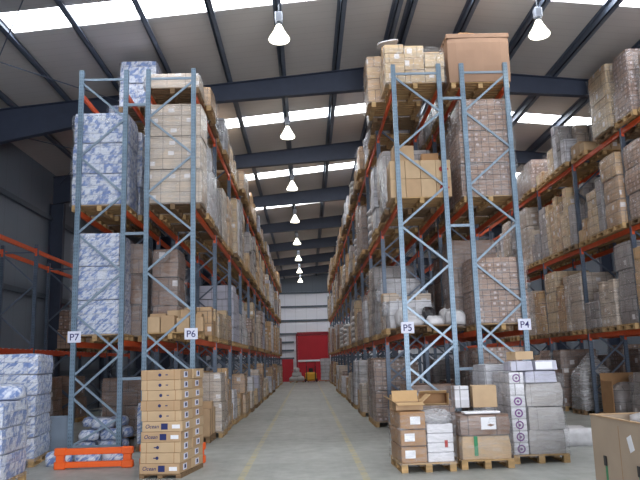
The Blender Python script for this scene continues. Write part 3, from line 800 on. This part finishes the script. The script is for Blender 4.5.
carton(.46, .4, .36, 'board', (2.3, 15.3, DECK[2]+1.0), .05, 'single tan carton on top of the plain cartons nearest the aisle, rack P5')
carton(.4, .4, .3, 'boarddark', (3.0, 15.75, DECK[2]+1.0), -.1, 'darker tan carton behind, on top of the plain cartons of rack P5')
# film hanging off the aisle side
tag(blob_box(.07, .95, .85, 3, .05, .12).build('hanging_film', M['filmheavy'], None, (1.89, 15.6, DECK[2]+.1), smooth=True), 'loose cloudy film hanging beside the plain tan cartons of rack P5', 'plastic film')

# the big plain box on top of rack P4
tag(pallet_mb(1.35, 1.0).build('wooden_pallet', M['pallet'], None, (4.17, 15.6, DECK[3]+.001)), 'wooden pallet under the big plain brown box on rack P4', 'pallet')
t = thing('cardboard_bin', 'big plain brown cardboard box on the top beams of rack P4', 'box', (4.17, 15.6, DECK[3]+.146))
blob_box(1.46, 1.04, 1.16, 4, .02, .2, .01).build('bin_body', M['bigbox'], t)
MB().cbox(-.74,-.535,1.08,.74,.535,1.19,.01).build('bin_lid', M['bigbox'], t)
tag(lump(.26,.3,.13, 5, .4).build('crumpled_paper', M['boarddark'], None, (3.95, 15.5, DECK[3]+1.34), smooth=False), 'crumpled brown paper lying on the big box on rack P4', 'paper')
tag(MB().cbox(-.22,-.12,0,.22,.12,.05).build('cardboard_offcut', M['board'], None, (4.5, 15.5, DECK[3]+1.34), .3), 'flat cardboard offcut lying on the big box on rack P4', 'cardboard')
# loose sheet over the P5 top load
tag(blob_box(.5, .4, .04, 8, .05, .1).build('cardboard_sheet', M['sack'], None, (2.12, 15.5, DECK[3]+1.3), rot=(0, R(-10), .1)), 'pale board sheet tilted on top of the cartons on rack P5', 'cardboard')

# bags and films on the lowest beams of rack P5
tag(pallet_mb().build('wooden_pallet', M['pallet_dark'], None, (2.66, 15.55, DECK[1]+.001)), 'dark wooden pallet under the white bags beside the P5 sign', 'pallet')
for i, (x, y, a_, b_, c_, m_, nm) in enumerate(((2.32,15.3,.27,.2,.2,'sack','slumped white bag nearest the aisle'),(2.82,15.3,.2,.2,.16,'sack','flattened white bag in the middle'),(3.3,15.32,.22,.2,.26,'sack','rounded white bag hanging towards rack P4'),
        (2.8,15.83,.16,.18,.34,'darkloose','black plastic bag behind the white bags'),(2.3,15.83,.26,.2,.36,'sack','tall white bag at the back'),(3.25,15.83,.22,.18,.3,'sack','white bag at the back beside the black one'))):
    tag(lump(a_, b_, c_, i+3, .22, 20).build('plastic_bag', M[m_], None, (x, y, DECK[1]+.146), smooth=True), nm+' on the lowest P5 pallet', 'bag')

# ------------------------------------------------------------------ floor pallets in front of racks P5 and P4
# 1: white and brown cartons
t = thing('pallet_load', 'wrapped half brown, half white cartons on a pallet at the foot of rack P5', 'pallet load', (1.83, 11.7, 0), R(2), 'wrapped pallets standing before racks P5 and P4')
pallet(t, .86, 1.1)
for i, h in enumerate((.25,.25,.27)):
    z = .145+i*.255
    MB().cbox(-.42,-.53,0,-.02,-.02,h-.01,.01).build('carton', M['boarddark'], t, (0,0,z)); MB().cbox(-.42,.0,0,-.02,.5,h-.01,.01).build('carton', M['boarddark'], t, (0,0,z))
    MB().box(-.36,-.5325,.07,-.2,-.5305,.19).build('white_label', M['whitepaper'], t, (0 if i < 2 else .1,0,z))
for i in range(4):
    z = .145+i*.145
    MB().cbox(.0,-.52,0,.41,-.02,.14,.01).build('carton', M['whitecarton'], t, (0,0,z)); MB().cbox(.0,.0,0,.41,.5,.14,.01).build('carton', M['whitecarton'], t, (0,0,z))
MB().box(.27,-.5225,.36,.32,-.5205,.47).build('red_mark', M['redprint'], t)
lump(.24,.42,.16,6,.4).build('crumpled_film', M['filmheavy'], t, (.2,-.1,.72), smooth=True)
wrap_shell(t, .88, 1.1, .78, 3, 'film')
open_carton(.44, .36, .12, 'board', (1.62, 11.62, .925), .05, 'opened tan carton with raised flaps on the half white pallet', (100, 12, 55, 50))
t = open_carton(.46, .2, .3, 'boarddark', (2.14, 12.22, 1.04), 0, 'opened carton lying on its side on the half white pallet, mouth forwards', (-15, 20, 10, 12)); t.rotation_euler = (R(86), 0, -.12)
# 2: brown block with white sheet
t = thing('pallet_load', 'wrapped brown block with white label and green stripe on grey pallet', 'pallet load', (2.8, 11.85, 0), R(1), 'wrapped pallets standing before racks P5 and P4')
pallet(t, .84, 1.1)
blob_box(.8,1.02,.36,12,.02,.15,.01).build('lower_block', M['boardlight'], t, (0,0,.145)); blob_box(.82,1.04,.32,13,.02,.15,.01).build('upper_block', M['brownplain'], t, (0,0,.508))
MB().box(-.06,-.53,.2,0,-.522,.5).build('green_stripe', M['green'], t, (-.14,0,0)); MB().box(-.07,-.537,.6,.17,-.527,.79).build('white_label', M['whitepaper'], t)
wrap_shell(t, .82, 1.04, .68, 5)
MB().cbox(-.3,-.45,.835,.28,-.2,.87,.01).build('white_top_sheet', M['whitepaper'], t)
carton(.24, .3, .36, 'white', (2.6, 12.1, .9), 0, 'upright white carton on the brown block pallet')
carton(.4, .38, .36, 'boardlight', (3.0, 12.1, .9), -.12, 'tan carton beside the upright white one on the brown block pallet')
# 3: tall grey wrapped with logo column
t = thing('pallet_load', 'tall grey wrapped load with a white column of purple logos', 'pallet load', (3.8, 12.25, 0), R(-1), 'wrapped pallets standing before racks P5 and P4')
pallet(t, .92, 1.15)
for i in range(7):
    z = .145+i*.19
    MB().cbox(-.44,-.56,0,-.2,-.05,.186,.008).build('white_carton', M['white'], t, (0,0,z)); MB().cbox(-.44,-.04,0,-.2,.54,.186,.008).build('white_carton', M['white'], t, (0,0,z))
    if i not in (5,):
        ring = MB().lathe([(.045,0),(.068,0),(.068,.003),(.045,.003),(.045,0)], 20, Matrix.Translation((-.32,-.561,.09)) @ Matrix.Rotation(R(90),4,'X'), cap=False)
        ring.build('purple_ring_logo', M['purple'], t, (0,0,z)); MB().lathe([(.026,0),(.026,.003)], 4, Matrix.Translation((-.32,-.561,.09)) @ Matrix.Rotation(R(90),4,'X')).build('purple_diamond_logo', M['purple'], t, (0,0,z))
for i in range(3):
    blob_box(.62,1.1,.376,30+i,.03,.12,.01).build('grey_block', M['cloudy'], t, (.13,0,.145+i*.38))
blob_box(.56,1.05,.2,34,.02,.14).build('grey_block', M['lilac'], t, (.1,0,1.287))
for i in range(2): blob_box(.4,.55,.165,40+i,.01,.14).build('top_carton', M['lilac'], t, (-.2+i*.41,-.27,1.49))
MB().cbox(.02,-.56,1.51,.3,-.545,1.63,.003).build('white_label', M['whitepaper'], t)
wrap_shell(t, .92, 1.12, 1.33, 9, 'film')
carton(.34, .3, .14, 'boardlight', (3.65, 12.0, 1.67), .25, 'tan carton lying on the tall purple-logo load')
# behind it, another tall pale wrapped one
t = make_load('white', 1.6, 60, True, 1.0, 1.0); t.location = (3.75, 13.55, 0); tag(t, 'pale wrapped load standing just behind the tall purple-logo load', 'pallet load')
t = make_load('brown', .98, 61, True, 1.1, 1.0); t.location = (2.2, 13.3, 0); tag(t, 'low wrapped brown load behind the half white pallet at the foot of rack P5', 'pallet load')
t = make_load('brownplain', 1.2, 62, True, 1.1, 1.0); t.location = (2.62, 14.55-.1, 0); t.location.y = 15.5; tag(t, 'dull brown wrapped load under the first bay of rack P5', 'pallet load')

# big brown bin at the right edge
t = thing('pallet_box', 'large brown plywood-like box with green straps in the near corner', 'box', (4.06, 7.2, 0))
M['fibre'] = simple('brown_fibreboard', (178,158,138), .7, 0, .1, 2)
b = MB(); b.box(-.72,-1.2,.12,-.7,1.2,1.02); b.box(.7,-1.2,.12,.72,1.2,1.02); b.box(-.7,-1.2,.12,.7,-1.18,1.02); b.box(-.7,1.18,.12,.7,1.2,1.02); b.box(-.7,-1.18,.12,.7,1.18,.16)
b.build('box_walls', M['fibre'], t)
b = MB(); b.box(-.728,-1.208,1.021,-.69,1.208,1.035); b.box(.69,-1.208,1.021,.728,1.208,1.035); b.box(-.69,1.17,1.021,.69,1.208,1.035); b.box(-.69,-1.208,1.021,.69,-1.17,1.035); b.build('rim', M['board'], t)
b = MB()
for x in (-.65,0,.65): b.box(x-.06,-1.15,0,x+.06,1.15,.12)
b.build('skid', M['pallet'], t)
for y in (.86, .05, -.85):
    q = MB(); q.box(-.724,y-.025,.12,-.7205,y+.025,.5); q.build('green_strap', M['green'], t); MB().cbox(-.735,y-.035,.49,-.7245,y+.035,.6,.004).build('black_clip', M['black'], t)
MB().box(-.7235,-.055,-.08,-.7215,.055,.08).build('white_label', M['whitepaper'], t, (0,.2,.8), rot=(R(-22),0,0))
MB().box(-.7225,.46,.13,-.7205,.468,.96).build('panel_joint', M['boarddark'], t)
tag(lump(.5,.8,.16, 12, .35).build('plastic_sheet', M['sack'], None, (4.1, 7.4, .92), smooth=True), 'crumpled white plastic sheet inside the large brown box', 'plastic sheet')
tag(lump(.5,.8,.46, 13, .2).build('filled_liner', M['sack'], None, (4.06, 7.2, .161), smooth=True), 'filled white liner bag low inside the large brown box', 'bag')

# things on the floor across the second aisle
def peaked(h, r, seed):
    m = MB(); n_ = 20; prof = [(1,0),(1.02,.3),(.98,.6),(.9,.66),(.55,.8),(.3,.92),(.1,1)]
    for (q, z) in prof:
        for i in range(n_):
            a_ = 2*math.pi*i/n_; e = 1+.08*noise.noise(Vector((math.cos(a_)*2+seed, math.sin(a_)*2, z*4)))
            cx = max(-.8, min(.8, math.cos(a_)*1.1)); cy = max(-.8, min(.8, math.sin(a_)*1.1)); m.v.append((cx*r*q*e, cy*r*q*e, z*h))
    for k in range(len(prof)-1):
        for i in range(n_): j = (i+1)%n_; m.f.append((k*n_+i,k*n_+j,(k+1)*n_+j,(k+1)*n_+i))
    m.f.append(tuple(range(n_))[::-1]); m.f.append(tuple((len(prof)-1)*n_+i for i in range(n_))); return m
t = thing('pallet_load', 'grey load under clear film gathered to a peak, across the second aisle', 'pallet load', (8.45, 20.85, 0)); pallet(t, 1.0, .9, True)
blob_box(.95,.9,.95,50,.02,.16).build('grey_block', M['grey'], t, (0,0,.145)); peaked(1.65,.62,2).build('shrink_wrap', M['filmheavy'], t, (0,0,.12), smooth=True)
t = thing('pallet_load', 'brown open-topped box with a grey film bundle in front, second aisle', 'pallet load', (8.6, 19.1, 0)); pallet(t, 1.1, 1.0, True)
MB().box(-.5,.3,.145,.5,.32,1.2).box(-.5,-.4,.145,-.48,.3,1.0).box(.48,-.4,.145,.5,.3,1.0).build('box_walls', M['boarddark'], t); lump(.46,.34,.62,21,.15,20).build('film_bundle', M['grey'], t, (0,-.06,.146), smooth=True)
t = make_load('grey', 1.25, 70, True, 1.0, 1.0); t.location = (8.75, 17.5, 0); tag(t, 'grey film-wrapped cartons standing nearest in the second aisle, beside the open box', 'pallet load')
for i, (x, y, a_, b_, c_, m_, l_) in enumerate(((7.5,22.6,.4,.4,1.2,'darkloose','tall dark film heap beyond the peaked load across the second aisle'), (7.45,23.8,.38,.35,1.0,'sack','pale film heap beyond the dark one across the second aisle'))):
    tag(lump(a_,b_,c_, 30+i, .35, 22, .15, 3.).build('film_heap', M[m_], None, (x, y, 0), smooth=False), l_, 'plastic film')
t = thing('film_sheet', 'white plastic sheeting lying crumpled on the floor by the tall purple-logo load', 'plastic sheet', (5.15, 13.9, 0), .1)
blob_box(.62,.55,.34,60,.07,.1).build('sheet', M['sack'], t, smooth=True)
# wrapped pieces leaning under E
for i in range(7):
    t = make_load(('brownplain','brown')[i % 2], 1.7+.3*((i*7) % 3)/2, 200+i, True, 1.2, 1.0); t.location = (10.15+.02*(i % 3), 15.9+i*1.16, 0); tag(t, 'dark brown cartons standing behind the second-aisle rack, %s from the near end' % ords[i], 'pallet load', 'brown loads behind the second-aisle rack')
# ------------------------------------------------------------------ left: blue pallets, barrier, packs
t = thing('pallet_load', 'tall block of blue and white packs on a pallet beside rack P7', 'pallet load', (-5.72, 13.78, 0), R(9)); pallet(t, 1.2, 1.4)
for i in range(5): blob_box(1.24-rnd.random()*.03,1.42,.376,80+i,.02,.16,.008).build('pack_layer', M['bluestreak'], t, (rnd.uniform(-.01,.01),0,.145+i*.38))
wrap_shell(t, 1.24, 1.42, 1.88, 31, 'film')
t = thing('pallet_load', 'lower pallet of blue and white packs at the very edge, nearest the camera', 'pallet load', (-5.12, 11.1, 0), R(3)); pallet(t, 1.2, 1.1)
for i in range(3): blob_box(1.2,1.1,.376,90+i,.02,.16,.008).build('pack_layer', M['blue'], t, (0,0,.145+i*.38))
wrap_shell(t, 1.22, 1.12, 1.13, 33, 'film')
tag(lump(.46,.3,.15,41,.12,20,.6).build('shrink_pack', M['blue'], None, (-4.9, 11.25, 1.295), .1, smooth=True), 'single blue and white pack lying on the lower edge pallet', 'pack')
# barrier
def barrier(label, x0, x1, y):
    t = thing('rack_barrier', label, 'barrier', ((x0+x1)/2, y, 0), 0, 'orange barriers round the rack ends'); w = (x1-x0)/2
    for s in (-1, 1):
        b = MB(); b.cbox(-.1,-.06,0,.1,.06,.13,.015); b.cbox(-.07,-.05,.12,.07,.05,.24,.01); b.cbox(-.1,-.06,.23,.1,.06,.36,.015)
        b.build('end_post', M['barrier'], t, (s*(w-.1),0,0))
    MB().cbox(-w+.19,-.045,.02,w-.19,.045,.12,.012).build('lower_rail', M['barrier'], t); MB().cbox(-w+.19,-.045,.24,w-.19,.045,.35,.012).build('upper_rail', M['barrier'], t)
    return t
barrier('bright orange floor barrier in front of the P7 end frame', -4.5, -3.12, 12.8)
b2 = barrier('bright orange floor barrier half hidden by the brown carton stack', -3.06, -2.78+.9, 12.98)
bpy.data.objects.remove(b2.children[0]) if False else None
# move clear of the stack: it passes behind it
b2.location.y = 13.05
# packs piled under rack P7
packs = [(-4.72,15.3,0),(-4.22,15.27,0),(-4.15,15.8,0),(-4.68,15.85,0),(-4.66,15.3,.245),(-4.17,15.3,.245),(-4.1,15.79,.245),(-4.62,15.8,.245),(-4.38,15.3,.49),(-4.2,15.8,.49),(-4.72,15.76,.49)]
pk = ['front left, bottom','front middle, bottom','front right, bottom','rear left, bottom','front left, second layer','front middle, second layer','front right, second layer','rear, second layer','front, top','rear, top','left, top']
for i, (x, y, z) in enumerate(packs):
    tag(blob_box(.4,.38,.215,100+i,.05,.1,.02,.04).build('shrink_pack', M['bluestreak'], None, (x+.0, y, z), rnd.uniform(-.12,.12), smooth=True), 'blue and white shrink-wrapped pack in the pile under rack P7, %s' % pk[i], 'pack', 'blue and white packs piled under rack P7')
for i, (x, y) in enumerate(((-4.6,13.35),(-4.08,13.4),(-3.56,13.35))):
    tag(blob_box(.43,.36,.26,120+i,.04,.1,.02,.04).build('shrink_pack', M['bluestreak'], None, (x, y, 0), rnd.uniform(-.1,.1), smooth=True), 'blue and white pack on the floor behind the orange barrier, %s from the left' % ords[i], 'pack', 'packs on the floor behind the orange barrier')
tag(MB().cbox(-.35,-.02,0,.35,.02,.78,.01).build('grey_panel', M['greysheet'], None, (-5.35, 15.0, 0), rot=(R(-8),0,.1)), 'plain grey panel leaning between the tall blue block and rack P7', 'panel')

# ------------------------------------------------------------------ far end
t = thing('pallet_load', 'white wrapped load before the right part of the red shutter door', 'pallet load', (1.6, 62.6, 0)); pallet(t)
for i in range(3): blob_box(.85,1,.62,130+i,.03,.3).build('carton_layer', M['white'], t, (0,0,.145+i*.63))
t = thing('bagged_pile', 'pile of white bags on a pallet left of the red shutter door', 'pallet load', (-.95, 62, 0)); pallet(t)
for i, (x, z, r_) in enumerate(((-.25,.145,.4),(.28,.145,.4),(0,.5,.42),(.0,.9,.25))): lump(r_,.45,.26,140+i,.2,14,.6).build('sack', M['sack'], t, (x,0,z), smooth=True)
t = thing('forklift_truck', 'small yellow forklift truck parked before the red shutter door', 'forklift', (.3, 62.6, 0))
MB().cbox(-.5,-.6,.12,.5,.6,.85,.12).build('body', M['yellow'], t)
for s in (-1, 1):
    MB().box(s*.38-.04,-.75,.1,s*.38+.04,-.68,1.4).build('mast_post', M['black'], t); MB().box(s*.25-.05,-1.6,.04,s*.25+.05,-.7,.08).build('fork', M['black'], t)
    for y in (-.4, .42): MB().tube((s*.5-.06,y,.17), (s*.5+.06,y,.17), .17, 16).build('wheel', M['black'], t)
    MB().box(s*.4-.02,.3,.8,s*.4+.02,.34,1.75).build('guard_post', M['black'], t)
MB().box(-.42,-.6,1.72,.42,.36,1.77).build('overhead_guard', M['black'], t); MB().cbox(-.2,.0,.85,.2,.5,1.2,.05).build('seat', M['black'], t)

# ------------------------------------------------------------------ light
def area(name, loc, size, energy, rot, col=(1,1,1)):
    L = bpy.data.lights.new(name, 'AREA'); L.shape = 'RECTANGLE'; L.size, L.size_y = size; L.energy = energy; L.color = col
    o = bpy.data.objects.new(name, L); C.objects.link(o); o.location = loc; o.rotation_euler = rot; return o
area('front_fill_light', (3, YN-.3, 2.5), (9.8, 4.8), 2300, (R(90),0,0), (.93,.96,1))  # added fill from behind the camera, lights the faces turned towards it
W = bpy.data.worlds.new('overcast'); bpy.context.scene.world = W; W.use_nodes = True
bg = W.node_tree.nodes['Background']; bg.inputs[0].default_value = (.8,.88,1,1); bg.inputs[1].default_value = .8

# ------------------------------------------------------------------ camera
f, pi_, ya, ro, hh = 692.48, R(9.967), R(1.326), R(-1.67), 1.7356
fw = Vector((math.sin(ya)*math.cos(pi_), math.cos(ya)*math.cos(pi_), math.sin(pi_)))
r_ = Vector((math.cos(ya), -math.sin(ya), 0)); u_ = r_.cross(fw)
RR = math.cos(ro)*r_+math.sin(ro)*u_; UU = -math.sin(ro)*r_+math.cos(ro)*u_
cam = bpy.data.cameras.new('camera'); co = bpy.data.objects.new('camera', cam); C.objects.link(co)
mt = Matrix((RR, UU, -fw)).transposed().to_4x4(); mt.translation = (0, 0, hh); co.matrix_world = mt
cam.sensor_width = 36; cam.lens = f*36/640; cam.clip_end = 300
sc = bpy.context.scene; sc.camera = co
sc.view_settings.view_transform = 'Standard'; sc.view_settings.look = 'None'; sc.view_settings.exposure = .14
sc.cycles.use_denoising = True; sc.cycles.max_bounces = 6; sc.cycles.diffuse_bounces = 4; sc.cycles.transparent_max_bounces = 10; sc.cycles.glossy_bounces = 2
sc.cycles.sample_clamp_indirect = 6; sc.cycles.caustics_reflective = False; sc.cycles.caustics_refractive = False
